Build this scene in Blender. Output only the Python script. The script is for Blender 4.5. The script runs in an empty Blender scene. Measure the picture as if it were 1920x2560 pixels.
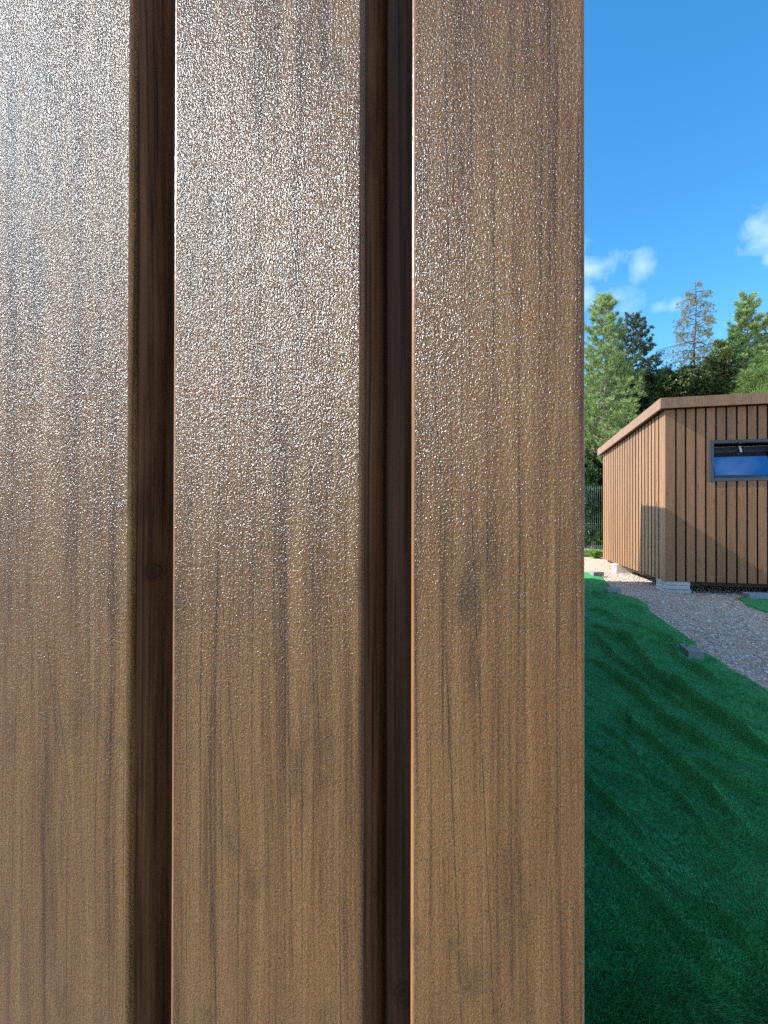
import bpy, math, random
import numpy as np
from mathutils import Vector, Matrix

C = bpy.context.scene.collection
rnd = random.Random(11)
rng = np.random.default_rng(7)
R = math.radians

# ------------------------------------------------------------------ camera
F = 1150.0                       # focal length in pixels of the 1920 x 2560 photograph
CAM_H = 1.082
cam_d = bpy.data.cameras.new('camera')
cam = bpy.data.objects.new('camera', cam_d)
C.objects.link(cam)
cam_d.sensor_fit = 'VERTICAL'
cam_d.sensor_height = 36.0
cam_d.sensor_width = 27.0
cam_d.lens = 36.0 * F / 2560
cam_d.shift_y = 12.5 / 2560
cam_d.clip_start = 0.02
cam_d.clip_end = 2000
PITCH, ROLL = R(0.275), R(0.128)
cam_m = Matrix.Translation((0, 0, CAM_H)) @ Matrix.Rotation(R(90) + PITCH, 4, 'X') @ Matrix.Rotation(ROLL, 4, 'Z')
cam.matrix_world = cam_m
bpy.context.scene.camera = cam
CM3 = cam_m.to_3x3()
ORG = Vector((0, 0, CAM_H))

def ray(px, py):
    v = Vector(((px - 960) / F, -(py - 1280 - 12.5) / F, -1.0))
    return (CM3 @ v).normalized()

def at_y(px, py, y):
    d = ray(px, py)
    return ORG + d * (y / d.y)

def on_ground(px, py, z=0.0):
    d = ray(px, py)
    return ORG + d * ((z - CAM_H) / d.z)

def on_plane(px, py, p0, n):
    d = ray(px, py)
    return ORG + d * ((p0 - ORG).dot(n) / d.dot(n))

# ------------------------------------------------------------------ sun and sky
SUN = Vector((1.0, -0.130, -0.72)).normalized()       # direction in which the light travels
sun_el = math.asin(-SUN.z)
sun_az = math.atan2(-SUN.x, -SUN.y)                  # clockwise from +Y, towards the sun
sd = bpy.data.lights.new('sun', 'SUN')
sd.energy = 4.6
sd.angle = R(0.53)
sd.color = (1.0, 0.97, 0.92)
so = bpy.data.objects.new('sun', sd)
C.objects.link(so)
so.rotation_euler = SUN.to_track_quat('-Z', 'Y').to_euler()

sc = bpy.context.scene
sc.view_settings.view_transform = 'Standard'
sc.view_settings.look = 'None'
sc.view_settings.gamma = 1.0
sc.view_settings.exposure = 1.1
sc.cycles.max_bounces = 6
sc.cycles.sample_clamp_indirect = 4.0
sc.cycles.use_denoising = False


class NT:
    """small helper to write node trees"""
    def __init__(s, tree):
        s.t = tree
    def n(s, kind, **kw):
        nd = s.t.nodes.new(kind)
        for k, v in kw.items():
            setattr(nd, k, v)
        return nd
    def put(s, sock, v):
        if v is None:
            return
        if isinstance(v, bpy.types.NodeSocket):
            s.t.links.new(v, sock)
        else:
            sock.default_value = v
    def math(s, op, a, b=None, c=None, clamp=False):
        nd = s.n('ShaderNodeMath', operation=op, use_clamp=clamp)
        s.put(nd.inputs[0], a); s.put(nd.inputs[1], b); s.put(nd.inputs[2], c)
        return nd.outputs[0]
    def vmath(s, op, a, b=None):
        nd = s.n('ShaderNodeVectorMath', operation=op)
        s.put(nd.inputs[0], a); s.put(nd.inputs[1], b)
        return nd.outputs['Value'] if op in ('DOT_PRODUCT', 'LENGTH', 'DISTANCE') else nd.outputs[0]
    def noise(s, vec, scale, detail=2.0, rough=0.5, dist=0.0):
        nd = s.n('ShaderNodeTexNoise')
        s.put(nd.inputs['Vector'], vec)
        nd.inputs['Scale'].default_value = scale
        nd.inputs['Detail'].default_value = detail
        nd.inputs['Roughness'].default_value = rough
        nd.inputs['Distortion'].default_value = dist
        return nd.outputs[0]
    def voro(s, vec, scale, out='Distance', feature='F1'):
        nd = s.n('ShaderNodeTexVoronoi', feature=feature)
        s.put(nd.inputs['Vector'], vec)
        nd.inputs['Scale'].default_value = scale
        return nd.outputs[out]
    def ramp(s, fac, stops):
        nd = s.n('ShaderNodeValToRGB')
        s.put(nd.inputs[0], fac)
        el = nd.color_ramp.elements
        while len(el) < len(stops):
            el.new(0.5)
        for e, (p, c) in zip(el, stops):
            e.position = p
            e.color = (c[0], c[1], c[2], 1) if isinstance(c, (tuple, list)) else (c, c, c, 1)
        return nd.outputs[0]
    def mix(s, fac, a, b, blend='MIX'):
        nd = s.n('ShaderNodeMix', data_type='RGBA', blend_type=blend)
        s.put(nd.inputs[0], fac)
        for sock, v in ((nd.inputs[6], a), (nd.inputs[7], b)):
            if isinstance(v, (tuple, list)):
                v = (v[0], v[1], v[2], 1)
            s.put(sock, v)
        return nd.outputs[2]
    def obj(s):
        return s.n('ShaderNodeTexCoord').outputs['Object']
    def scale(s, vec, xyz):
        return s.vmath('MULTIPLY', vec, xyz)
    def bump(s, h, dist, strength=1.0, normal=None):
        nd = s.n('ShaderNodeBump')
        nd.inputs['Strength'].default_value = strength
        nd.inputs['Distance'].default_value = dist
        s.put(nd.inputs['Height'], h)
        s.put(nd.inputs['Normal'], normal)
        return nd.outputs[0]
    def sep(s, vec):
        return s.n('ShaderNodeSeparateXYZ'), s.put


def new_mat(name):
    m = bpy.data.materials.new(name)
    m.use_nodes = True
    t = m.node_tree
    t.nodes.clear()
    nt = NT(t)
    out = nt.n('ShaderNodeOutputMaterial')
    b = nt.n('ShaderNodeBsdfPrincipled')
    t.links.new(b.outputs[0], out.inputs[0])
    nt.out = out
    return m, nt, b


def xyz(nt, vec):
    s = nt.n('ShaderNodeSeparateXYZ')
    nt.put(s.inputs[0], vec)
    return s.outputs


def plain(name, col, rough=0.6, spec=0.4, var=0.12, vscale=12.0, bump=0.0, bscale=200.0, metal=0.0):
    m, nt, b = new_mat(name)
    o = nt.obj()
    f = nt.noise(o, vscale, 4)
    lo = tuple(c * (1 - var) for c in col)
    hi = tuple(min(1, c * (1 + var)) for c in col)
    nt.put(b.inputs['Base Color'], nt.ramp(f, [(0.3, lo), (0.7, hi)]))
    b.inputs['Roughness'].default_value = rough
    b.inputs['Specular IOR Level'].default_value = spec
    b.inputs['Metallic'].default_value = metal
    if bump:
        nt.put(b.inputs['Normal'], nt.bump(nt.noise(o, bscale, 3), bump))
    return m


# world: Nishita sky with a few fair-weather clouds at fixed compass directions
w = bpy.data.worlds.new('World')
sc.world = w
w.use_nodes = True
wt = NT(w.node_tree)
w.node_tree.nodes.clear()
wo = wt.n('ShaderNodeOutputWorld')
bg = wt.n('ShaderNodeBackground')
w.node_tree.links.new(bg.outputs[0], wo.inputs[0])
sky = wt.n('ShaderNodeTexSky', sky_type='NISHITA')
sky.sun_disc = False
sky.sun_elevation = sun_el
sky.sun_rotation = sun_az
sky.air_density = 1.0
sky.dust_density = 0.3
sky.ozone_density = 3.0
hsv = wt.n('ShaderNodeHueSaturation')
hsv.inputs['Hue'].default_value = 0.492
hsv.inputs['Saturation'].default_value = 1.30
hsv.inputs['Value'].default_value = 1.18
wt.put(hsv.inputs['Color'], sky.outputs[0])
gen = wt.n('ShaderNodeTexCoord').outputs['Generated']
CLOUDS = [  # px, py, radius x, radius y, strength
    (1468, 672, 62, 34, 1.0), (1608, 668, 24, 38, 0.6), (1916, 572, 44, 62, 1.0), (1930, 640, 20, 22, .8),
    (1490, 752, 90, 20, .5), (1468, 740, 22, 24, .7), (1565, 772, 40, 26, .45), (1648, 768, 22, 18, .42), (1690, 762, 26, 16, .42),
    (1380, 640, 70, 40, .9), (2040, 560, 90, 60, 1.0), (2150, 720, 120, 40, .8), (1200, 760, 100, 30, .7), (2400, 640, 120, 60, .9),
]
nz = wt.noise(gen, 20.0, 6, 0.55, 0.3)
nzb = wt.math('SUBTRACT', nz, 0.5)
acc = None
for (px, py, rx, ry, st) in CLOUDS:
    d = ray(px, py)
    right = Vector((d.y, -d.x, 0)).normalized()
    up = right.cross(d).normalized()
    dist = math.sqrt((px - 960) ** 2 + (py - 1298) ** 2 + F * F)
    cx = wt.vmath('DOT_PRODUCT', gen, tuple(right * (dist / (rx * 1.25))))
    cy = wt.vmath('DOT_PRODUCT', gen, tuple(up * (dist / (ry * 1.15))))
    front = wt.vmath('DOT_PRODUCT', gen, tuple(d))
    r2 = wt.math('ADD', wt.math('MULTIPLY', cx, cx), wt.math('MULTIPLY', cy, cy))
    r = wt.math('SQRT', r2)
    m_ = wt.math('SUBTRACT', 1.0, r)
    m_ = wt.math('ADD', m_, wt.math('MULTIPLY', nzb, 2.6))
    m_ = wt.math('MULTIPLY', m_, 0.75, clamp=True)
    m_ = wt.math('SMOOTH_MIN', m_, 1.0, 0.2)
    near = wt.math('LESS_THAN', r, 1.9)
    m_ = wt.math('MULTIPLY', m_, near)
    m_ = wt.math('MULTIPLY', m_, wt.math('GREATER_THAN', front, 0.0))
    m_ = wt.math('MULTIPLY', m_, st * 0.66)
    acc = m_ if acc is None else wt.math('MAXIMUM', acc, m_)
# broken cloud added out of view, left around the sun, as white fill light
side_d = wt.vmath('DOT_PRODUCT', gen, tuple(Vector((-.70, -.25, .67)).normalized()))
fill_cov = wt.math('ADD', wt.math('MULTIPLY_ADD', side_d, 2.0, -1.15), wt.math('MULTIPLY', wt.math('SUBTRACT', wt.noise(gen, 3.2, 6, 0.6, 0.3), 0.5), 3.0), clamp=True)
fill_cov = wt.math('MULTIPLY', fill_cov, .8)
CLOUD_COL = (4.4, 5.3, 6.6)
wt.put(bg.inputs['Color'], wt.mix(fill_cov, wt.mix(acc, hsv.outputs[0], CLOUD_COL), (6.0, 6.0, 6.1)))
bg.inputs['Strength'].default_value = 0.13

# ------------------------------------------------------------------ object helpers
def link(o, parent=None):
    C.objects.link(o)
    if parent is not None:
        o.parent = parent
    return o

def tag(o, label=None, cat=None, group=None, kind=None):
    if label: o['label'] = label
    if cat: o['category'] = cat
    if group: o['group'] = group
    if kind: o['kind'] = kind
    return o

def empty(name, loc=(0, 0, 0), rz=0.0, label=None, cat=None, group=None):
    o = bpy.data.objects.new(name, None)
    C.objects.link(o)
    o.location = loc
    o.rotation_euler = (0, 0, rz)
    o.empty_display_size = 0.1
    return tag(o, label, cat, group)

class MB:
    def __init__(s):
        s.v = []; s.f = []
    def add(s, vs, fs):
        k = len(s.v)
        s.v += [tuple(v) for v in vs]
        s.f += [tuple(i + k for i in f) for f in fs]
    def hexa(s, p):   # p: 8 points, bottom ring 0-3 then top ring 4-7
        s.add(p, [(3, 2, 1, 0), (4, 5, 6, 7), (0, 1, 5, 4), (1, 2, 6, 5), (2, 3, 7, 6), (3, 0, 4, 7)])
    def box(s, x0, x1, y0, y1, z0, z1):
        s.hexa([(x0, y0, z0), (x1, y0, z0), (x1, y1, z0), (x0, y1, z0), (x0, y0, z1), (x1, y0, z1), (x1, y1, z1), (x0, y1, z1)])
    def prism(s, prof, z0, z1, closed=True):
        n = len(prof)
        vs = [(u, d, z0) for u, d in prof] + [(u, d, z1) for u, d in prof]
        fs = [(i, (i + 1) % n, n + (i + 1) % n, n + i) for i in range(n)]
        fs += [tuple(range(n - 1, -1, -1)), tuple(range(n, 2 * n))]
        s.add(vs, fs)
    def tube(s, pts, rad, seg=6):
        pts = [Vector(p) for p in pts]
        if not hasattr(rad, '__len__'):
            rad = [rad] * len(pts)
        vs = []; fs = []
        for i, p in enumerate(pts):
            a = pts[max(i - 1, 0)]; b = pts[min(i + 1, len(pts) - 1)]
            d = (b - a).normalized()
            u = d.cross(Vector((0, 0, 1)))
            if u.length < 1e-3: u = Vector((1, 0, 0))
            u.normalize(); v = d.cross(u)
            for j in range(seg):
                t = 2 * math.pi * j / seg
                vs.append(p + (u * math.cos(t) + v * math.sin(t)) * rad[i])
        for i in range(len(pts) - 1):
            for j in range(seg):
                k = (j + 1) % seg
                fs.append((i * seg + j, i * seg + k, (i + 1) * seg + k, (i + 1) * seg + j))
        fs.append(tuple(range(seg)))
        fs.append(tuple((len(pts) - 1) * seg + j for j in range(seg - 1, -1, -1)))
        s.add(vs, fs)
    def build(s, name, mat, parent=None, smooth=False, matrix=None):
        me = bpy.data.meshes.new(name)
        v = s.v
        if matrix is not None:
            v = [tuple(matrix @ Vector(p)) for p in v]
        me.from_pydata(v, [], s.f)
        me.materials.append(mat)
        if smooth:
            me.polygons.foreach_set('use_smooth', [True] * len(me.polygons))
        me.update()
        o = bpy.data.objects.new(name, me)
        return link(o, parent)

def np_mesh(name, verts, faces, mat, parent=None, smooth=False):
    """verts (N,3), faces (M,k)"""
    me = bpy.data.meshes.new(name)
    verts = np.asarray(verts, dtype=np.float32); faces = np.asarray(faces, dtype=np.int32)
    k = faces.shape[1]
    me.vertices.add(len(verts)); me.vertices.foreach_set('co', verts.ravel())
    me.loops.add(faces.size); me.loops.foreach_set('vertex_index', faces.ravel())
    me.polygons.add(len(faces))
    me.polygons.foreach_set('loop_start', np.arange(0, faces.size, k, dtype=np.int32))
    me.polygons.foreach_set('use_smooth', np.full(len(faces), smooth))
    me.materials.append(mat)
    me.update(calc_edges=True)
    o = bpy.data.objects.new(name, me)
    return link(o, parent)

def bevel(o, wd, seg=2):
    m = o.modifiers.new('bevel', 'BEVEL')
    m.width = wd; m.segments = seg; m.limit_method = 'ANGLE'
    return o

# ------------------------------------------------------------------ near wall frame
NW_S = 0.192                                   # the wall runs slightly towards the lens on the right
nw_t = Vector((1, -NW_S, 0)).normalized()      # along the wall, to the right
nw_n = Vector((-nw_t.y * -1, 0, 0))            # placeholder, set below
nw_n = Vector((nw_t.y, -nw_t.x, 0))            # out of the wall, towards the camera
if nw_n.y > 0: nw_n = -nw_n
NW_D = 0.290
nw_o = Vector((0, NW_D, 0))
NW_RZ = math.atan2(nw_t.y, nw_t.x)
def nw_u(px, py=1280):
    p = on_plane(px, py, nw_o, nw_n)
    return (p - nw_o).dot(nw_t)
def nw_z(px, py):
    return on_plane(px, py, nw_o, nw_n).z

# ------------------------------------------------------------------ materials: embossed wood-effect boards seen at 30 cm
def line_dist(nt, u, z, a, b):
    """distance of (u, z) from the slanted line a-b, large beyond its ends (a lower, b upper)"""
    (u0, z0), (u1, z1) = a, b
    t = nt.math('MULTIPLY', nt.math('SUBTRACT', z, z0), 1.0 / (z1 - z0))
    uu = nt.math('MULTIPLY_ADD', t, u1 - u0, u0)
    d = nt.math('ABSOLUTE', nt.math('SUBTRACT', u, uu))
    e = nt.math('ABSOLUTE', nt.math('SUBTRACT', t, 0.5))
    e = nt.math('MULTIPLY', nt.math('SUBTRACT', e, 0.5, clamp=True), abs(z1 - z0) * 0.05)
    return nt.math('ADD', d, e)

def near_wood(name, cracks=(), knots=(), glossy=True, rough=0.55, base=((.115, .050, .014), (.262, .126, .034), (.375, .200, .060))):
    m, nt, b = new_mat(name)
    o = nt.obj()
    X = xyz(nt, o)
    u, dd, z = X[0], X[1], X[2]
    # a slow waviness of the grain
    wv = nt.noise(nt.scale(o, (6, 6, 2.2)), 1.0, 2)
    uu = nt.math('MULTIPLY_ADD', wv, 0.012, u)
    cv = nt.n('ShaderNodeCombineXYZ')
    nt.put(cv.inputs[0], uu); nt.put(cv.inputs[1], dd); nt.put(cv.inputs[2], z)
    g = cv.outputs[0]
    broad = nt.noise(nt.scale(g, (70, 70, 3.0)), 1.0, 4, 0.6)
    fine = nt.noise(nt.scale(g, (650, 300, 9)), 1.0, 3, 0.6)
    streak = nt.noise(nt.scale(g, (430, 100, 2.6)), 1.0, 4, 0.6)
    f = nt.math('ADD', nt.math('MULTIPLY', broad, 0.62), nt.math('MULTIPLY', fine, 0.38))
    col = nt.ramp(f, [(0.36, base[0]), (0.48, base[1]), (0.63, base[2])])
    st = nt.ramp(streak, [(0.34, (.42, .43, .45)), (0.43, 1.0)])
    col = nt.mix(1.0, col, st, 'MULTIPLY')
    # dark cloudy patches in the print
    pat = nt.noise(nt.scale(g, (26, 26, 9)), 1.0, 4, 0.65)
    col = nt.mix(1.0, col, nt.ramp(pat, [(0.30, (.55, .58, .60)), (0.44, 1.0)]), 'MULTIPLY')
    mask = None
    for a, c in cracks:
        wob = nt.noise(nt.scale(o, (2, 2, 45)), 1.0, 3)
        dist = line_dist(nt, nt.math('MULTIPLY_ADD', wob, 0.0022, u), z, a, c)
        k = nt.math('MULTIPLY', nt.math('SUBTRACT', 0.00055, dist), 2600.0, clamp=True)
        mask = k if mask is None else nt.math('MAXIMUM', mask, k)
    if mask is not None:
        brk = nt.ramp(nt.noise(nt.scale(o, (40, 40, 60)), 1.0, 2), [(0.34, 0.0), (0.46, 1.0)])
        mask = nt.math('MULTIPLY', nt.math('MULTIPLY', mask, brk), 0.72)
        col = nt.mix(mask, col, (.030, .022, .017))
    for (ku, kz, kr) in knots:
        du = nt.math('MULTIPLY', nt.math('SUBTRACT', u, ku), 1.0 / kr)
        dz = nt.math('MULTIPLY', nt.math('SUBTRACT', z, kz), 1.0 / (kr * 1.35))
        r = nt.math('SQRT', nt.math('ADD', nt.math('MULTIPLY', du, du), nt.math('MULTIPLY', dz, dz)))
        r = nt.math('ADD', r, nt.math('MULTIPLY_ADD', nt.noise(nt.scale(o, (180, 180, 180)), 1.0, 2), 0.6, -0.3))
        ring = nt.ramp(r, [(0.0, .75), (0.3, .5), (0.42, .9), (0.60, .45), (0.78, .85), (1.0, .62), (1.12, 1.0)])
        col = nt.mix(1.0, col, ring, 'MULTIPLY')
    nt.put(b.inputs['Base Color'], col)
    if glossy:
        wr = nt.noise(nt.scale(o, (1080, 1080, 760)), 1.0, 1.2, 0.5, 0.3)
        wr2 = nt.noise(nt.scale(o, (1900, 1900, 1400)), 1.0, 1, 0.5)
        h = nt.math('ADD', nt.math('MULTIPLY', wr, 0.75), nt.math('MULTIPLY', wr2, 0.32))
        h = nt.math('ADD', h, nt.math('MULTIPLY', fine, 0.22))
        h = nt.math('ADD', h, nt.math('MULTIPLY', streak, 0.14))
        sp = nt.math('SUBTRACT', nt.noise(nt.scale(o, (760, 760, 600)), 1.0, 1.0, 0.5, 0.2), 0.60, clamp=True)
        h = nt.math('ADD', h, nt.math('MULTIPLY', sp, 3.6))
        h = nt.math('ADD', h, nt.math('MULTIPLY', nt.noise(nt.scale(o, (560, 560, 400)), 1.0, 0.5, 0.5, 0.3), 0.55))
        nt.put(b.inputs['Normal'], nt.bump(h, 0.0048, 1.0))
        # the clear film on the embossing is broken: only part of the facets are glossy
        gm_ = nt.noise(nt.scale(o, (1250, 1250, 900)), 1.0, 1.5, 0.6)
        gm_ = nt.math('ADD', gm_, nt.math('MULTIPLY_ADD', broad, .06, -.03))
        film = nt.ramp(gm_, [(0.44, 0.06), (0.56, 1.0)])
        df = nt.n('ShaderNodeBsdfDiffuse')
        nt.put(df.inputs['Color'], col)
        nt.t.links.new(b.inputs['Normal'].links[0].from_socket, df.inputs['Normal'])
        mxs = nt.n('ShaderNodeMixShader')
        nrm_ = b.inputs['Normal'].links[0].from_socket
        gl = nt.n('ShaderNodeBsdfGlossy')
        gl.inputs['Color'].default_value = (.80, .91, 1, 1)
        gl.inputs['Roughness'].default_value = 0.33
        nt.t.links.new(nrm_, gl.inputs['Normal'])
        fr = nt.n('ShaderNodeFresnel'); fr.inputs['IOR'].default_value = 1.45
        nt.t.links.new(nrm_, fr.inputs['Normal'])
        nt.put(mxs.inputs[0], nt.math('MULTIPLY', nt.math('MULTIPLY', film, fr.outputs[0]), 0.165))
        nt.t.links.new(df.outputs[0], mxs.inputs[1]); nt.t.links.new(gl.outputs[0], mxs.inputs[2])
        # soft sheen of the satin surface between the facets
        gl2 = nt.n('ShaderNodeBsdfGlossy')
        gl2.inputs['Color'].default_value = (.66, .84, 1, 1)
        gl2.inputs['Roughness'].default_value = 0.56
        fr2 = nt.n('ShaderNodeFresnel'); fr2.inputs['IOR'].default_value = 1.4
        mx2 = nt.n('ShaderNodeMixShader')
        nt.put(mx2.inputs[0], nt.math('MULTIPLY', nt.math('MULTIPLY_ADD', film, .6, .4), nt.math('MULTIPLY', fr2.outputs[0], 1.25)))
        nt.t.links.new(mxs.outputs[0], mx2.inputs[1]); nt.t.links.new(gl2.outputs[0], mx2.inputs[2])
        nt.t.links.new(mx2.outputs[0], nt.out.inputs[0])
        b.inputs['Roughness'].default_value = 0.27
        b.inputs['Specular IOR Level'].default_value = 0.22
        b.inputs['Specular Tint'].default_value = (.78, .90, 1, 1)
    else:
        h = nt.noise(nt.scale(o, (500, 500, 200)), 1.0, 2)
        nt.put(b.inputs['Normal'], nt.bump(h, 0.0003, 1.0))
        b.inputs['Roughness'].default_value = rough
        b.inputs['Specular IOR Level'].default_value = 0.35 if rough < .5 else .08
    return m

def crk(x0, y0, x1, y1):       # photo pixels of a crack, lower end first
    return ((nw_u(x0, y0), nw_z(x0, y0)), (nw_u(x1, y1), nw_z(x1, y1)))

cr3 = [crk(1240, 2560, 1195, 1560), crk(1195, 1560, 1180, 1200), crk(1158, 2540, 1120, 1640),
       crk(1225, 1400, 1222, 1290), crk(1104, 1160, 1086, 930), crk(1126, 640, 1118, 60), crk(1110, 1850, 1110, 1420)]
cr2 = [crk(738, 2540, 718, 1320), crk(805, 1950, 782, 1200), crk(596, 2000, 560, 1500), crk(545, 2560, 520, 1700), crk(470, 2400, 470, 1640)]
cr1 = [crk(155, 1900, 115, 1560), crk(62, 1400, 66, 1150), crk(180, 2000, 150, 1750)]
KN1 = (nw_u(350, 1432) + 0.001, nw_z(350, 1432), 0.0058)
KN2 = (nw_u(1000, 2535), nw_z(1000, 2535), 0.008)
M_board1 = near_wood('board_wood_left', cr1, [KN1])
M_board2 = near_wood('board_wood_middle', cr2)
M_board3 = near_wood('board_wood_right', cr3)
M_board0 = near_wood('board_wood_plain')
SHADE_DK = ((.008, .004, .003), (.027, .014, .010), (.050, .027, .019))  # board brown darkened: the shade of the recess is put into the colour
M_lip = near_wood('shaded_recess_wood', (), [KN1, KN2], glossy=False, base=SHADE_DK)

M_lip2 = near_wood('shaded_lip_wood', (), [KN1], glossy=False, base=((.016, .007, .004), (.060, .028, .013), (.105, .052, .025)))  # groove shade painted into the lip by darker wood tones

M_rim = near_wood('rounded_edge_wood', (), (), glossy=False, rough=.32, base=((.16, .075, .032), (.25, .125, .055), (.33, .175, .080)))

def bg_wood(name, base, bscale=1.0):
    """the same boards seen from metres away: grain runs along local z"""
    m, nt, b = new_mat(name)
    o = nt.obj()
    broad = nt.noise(nt.scale(o, (7, 7, 0.5)), 1.0, 3)
    fine = nt.noise(nt.scale(o, (75, 75, 2.4)), 1.0, 5, 0.65)
    spots = nt.noise(nt.scale(o, (26, 26, 9)), 1.0, 4, 0.7)
    f = nt.math('ADD', nt.math('MULTIPLY', broad, 0.35), nt.math('MULTIPLY', fine, 0.65))
    lo = tuple(c * 0.62 for c in base); hi = tuple(c * 1.22 for c in base)
    col = nt.ramp(f, [(0.32, lo), (0.5, base), (0.68, hi)])
    col = nt.mix(1.0, col, nt.ramp(spots, [(0.32, (.62, .60, .60)), (0.43, 1.0)]), 'MULTIPLY')
    rn = nt.n('ShaderNodeNewGeometry').outputs['Random Per Island']
    col = nt.mix(1.0, col, nt.ramp(rn, [(0.0, .84), (1.0, 1.12)]), 'MULTIPLY')
    nt.put(b.inputs['Base Color'], col)
    nt.put(b.inputs['Normal'], nt.bump(fine, 0.003 * bscale, 0.8))
    b.inputs['Roughness'].default_value = 0.5
    b.inputs['Specular IOR Level'].default_value = 0.4
    return m

WOOD = (.248, .126, .058)
M_wood = bg_wood('cabin_wood', WOOD)
M_wood_far = bg_wood('fascia_wood', (.245, .138, .078), 0.6)
M_gshade = plain('groove_edge_shade', (.055, .028, .018), .7, .2)  # dark tone paints shade onto the groove sides of the side wall
M_core = plain('dark_membrane', (.012, .011, .011), 0.9, 0.2)
M_roof = plain('roofing_felt', (.035, .035, .038), 0.85, 0.3, bump=0.002)
M_metal = plain('anthracite_frame', (.035, .047, .066), 0.38, 0.5, var=0.06, vscale=4)
M_white = plain('white_plastic', (.78, .80, .80), 0.4, 0.5, var=0.03)

# ------------------------------------------------------------------ setting: ground
def gravel_mat():
    m, nt, b = new_mat('gravel')
    o = nt.obj()
    cell = nt.n('ShaderNodeTexVoronoi')
    nt.put(cell.inputs['Vector'], o); cell.inputs['Scale'].default_value = 85
    rc = xyz(nt, cell.outputs['Color'])[0]
    col = nt.ramp(rc, [(0.0, (.24, .175, .14)), (0.35, (.42, .32, .255)), (0.7, (.55, .44, .36)), (0.92, (.66, .56, .47)), (1.0, (.78, .70, .62))])
    big = nt.noise(o, 0.9, 5, 0.6)
    col = nt.mix(1.0, col, nt.ramp(big, [(0.3, (.82, .80, .78)), (0.7, (1.08, 1.06, 1.04))]), 'MULTIPLY')
    sand = nt.ramp(nt.noise(o, 2.6, 5, 0.7), [(0.50, 0.0), (0.64, 0.75)])
    fs = nt.noise(o, 240, 3)
    col = nt.mix(1.0, col, (1.34, 1.22, 1.10), 'MULTIPLY')
    col = nt.mix(sand, col, nt.ramp(fs, [(0.3, (.42, .33, .235)), (0.7, (.62, .50, .38))]))
    nt.put(b.inputs['Base Color'], col)
    h = nt.math('SUBTRACT', 1.0, cell.outputs['Distance'])
    h = nt.math('MULTIPLY', h, nt.math('SUBTRACT', 1.0, nt.math('MULTIPLY', sand, 0.8)))
    nt.put(b.inputs['Normal'], nt.bump(h, 0.012, 1.0))
    b.inputs['Roughness'].default_value = 0.85
    b.inputs['Specular IOR Level'].default_value = 0.25
    return m
M_gravel = gravel_mat()
g = MB()
g.add([(-300, -300, 0), (300, -300, 0), (300, 600, 0), (-300, 600, 0)], [(0, 1, 2, 3)])
tag(g.build('ground', M_gravel), kind='structure')

# loose stones, in the part of the yard that can be seen
def stone_mat():
    m, nt, b = new_mat('stones')
    rn = nt.n('ShaderNodeNewGeometry').outputs['Random Per Island']
    col = nt.ramp(rn, [(0.0, (.18, .125, .105)), (0.3, (.36, .27, .225)), (0.6, (.52, .43, .37)), (0.85, (.64, .57, .50)), (0.96, (.80, .76, .72)), (1.0, (.42, .19, .12))])
    nt.put(b.inputs['Base Color'], nt.mix(0.25, col, nt.noise(nt.obj(), 300, 2)))
    b.inputs['Roughness'].default_value = 0.7
    return m
M_stone = stone_mat()
ICO_V = []
t_ = (1 + 5 ** .5) / 2
for a_, b_ in ((1, t_), (-1, t_), (1, -t_), (-1, -t_)):
    ICO_V += [(a_, b_, 0), (0, a_, b_), (b_, 0, a_)]
ICO_V = np.array(ICO_V, dtype=float); ICO_V /= np.linalg.norm(ICO_V[0])
ICO_F = []
for i in range(12):
    for j in range(i + 1, 12):
        for k in range(j + 1, 12):
            A, B, D = ICO_V[i], ICO_V[j], ICO_V[k]
            if max(np.linalg.norm(A - B), np.linalg.norm(B - D), np.linalg.norm(A - D)) < 1.1:
                nrm = np.cross(B - A, D - A)
                ICO_F.append((i, j, k) if nrm.dot(A + B + D) > 0 else (i, k, j))
ICO_F = np.array(ICO_F)

def edge_x(table, y):
    ys = [p[1] for p in table]; xs = [p[0] for p in table]
    return np.interp(y, ys, xs)

# ------------------------------------------------------------------ green artificial-grass mat
def c3(x, y): return (1440 + x * 480 / 1659, 1380 + y * 480 / 1659)
def c4(x, y): return (1440 + x * 480 / 1397, 1800 + y * 760 / 2212)
EDGE = [(75, 182), (120, 181), (150, 190), (215, 203), (240, 240), (265, 262), (300, 300), (340, 332), (380, 372), (450, 388), (540, 410), (600, 450), (640, 512),
        (700, 565), (760, 600), (850, 660), (930, 725), (1000, 768), (1042, 785), (1050, 835), (1090, 875), (1220, 935), (1330, 1010),
        (1480, 1095), (1600, 1180), (1659, 1215), (1800, 1300), (2100, 1480), (2600, 1800), (3400, 2350)]
edge_w = []
for p in EDGE:
    q = on_ground(*c3(*p))
    edge_w.append((q.x, q.y))
edge_w.sort(key=lambda q: q[1])
MAT_FAR = edge_w[-1][1]
NZ, NX = 900, 260
zs = np.concatenate([np.linspace(.34, .9, 30)[:-1], 0.9 * (MAT_FAR / 0.9) ** np.linspace(0, 1, NZ - 29)])
SIDE = Vector((0.2, 1.0, 0)).normalized()           # the near cabin's side wall runs this way
nc1 = nw_o + nw_t * nw_u(1462)                      # near corner of the near cabin
def side_x(y): return nc1.x + (y - nc1.y) * SIDE.x / SIDE.y
xe = edge_x(edge_w, zs) + 0.012 * np.sin(zs * 9) * (zs < 7)
xl = side_x(zs) + 0.03
tt = np.linspace(0, 1, NX)
GX = xl[:, None] + (xe - xl)[:, None] * tt[None, :]
GY = np.repeat(zs[:, None], NX, 1)

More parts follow.
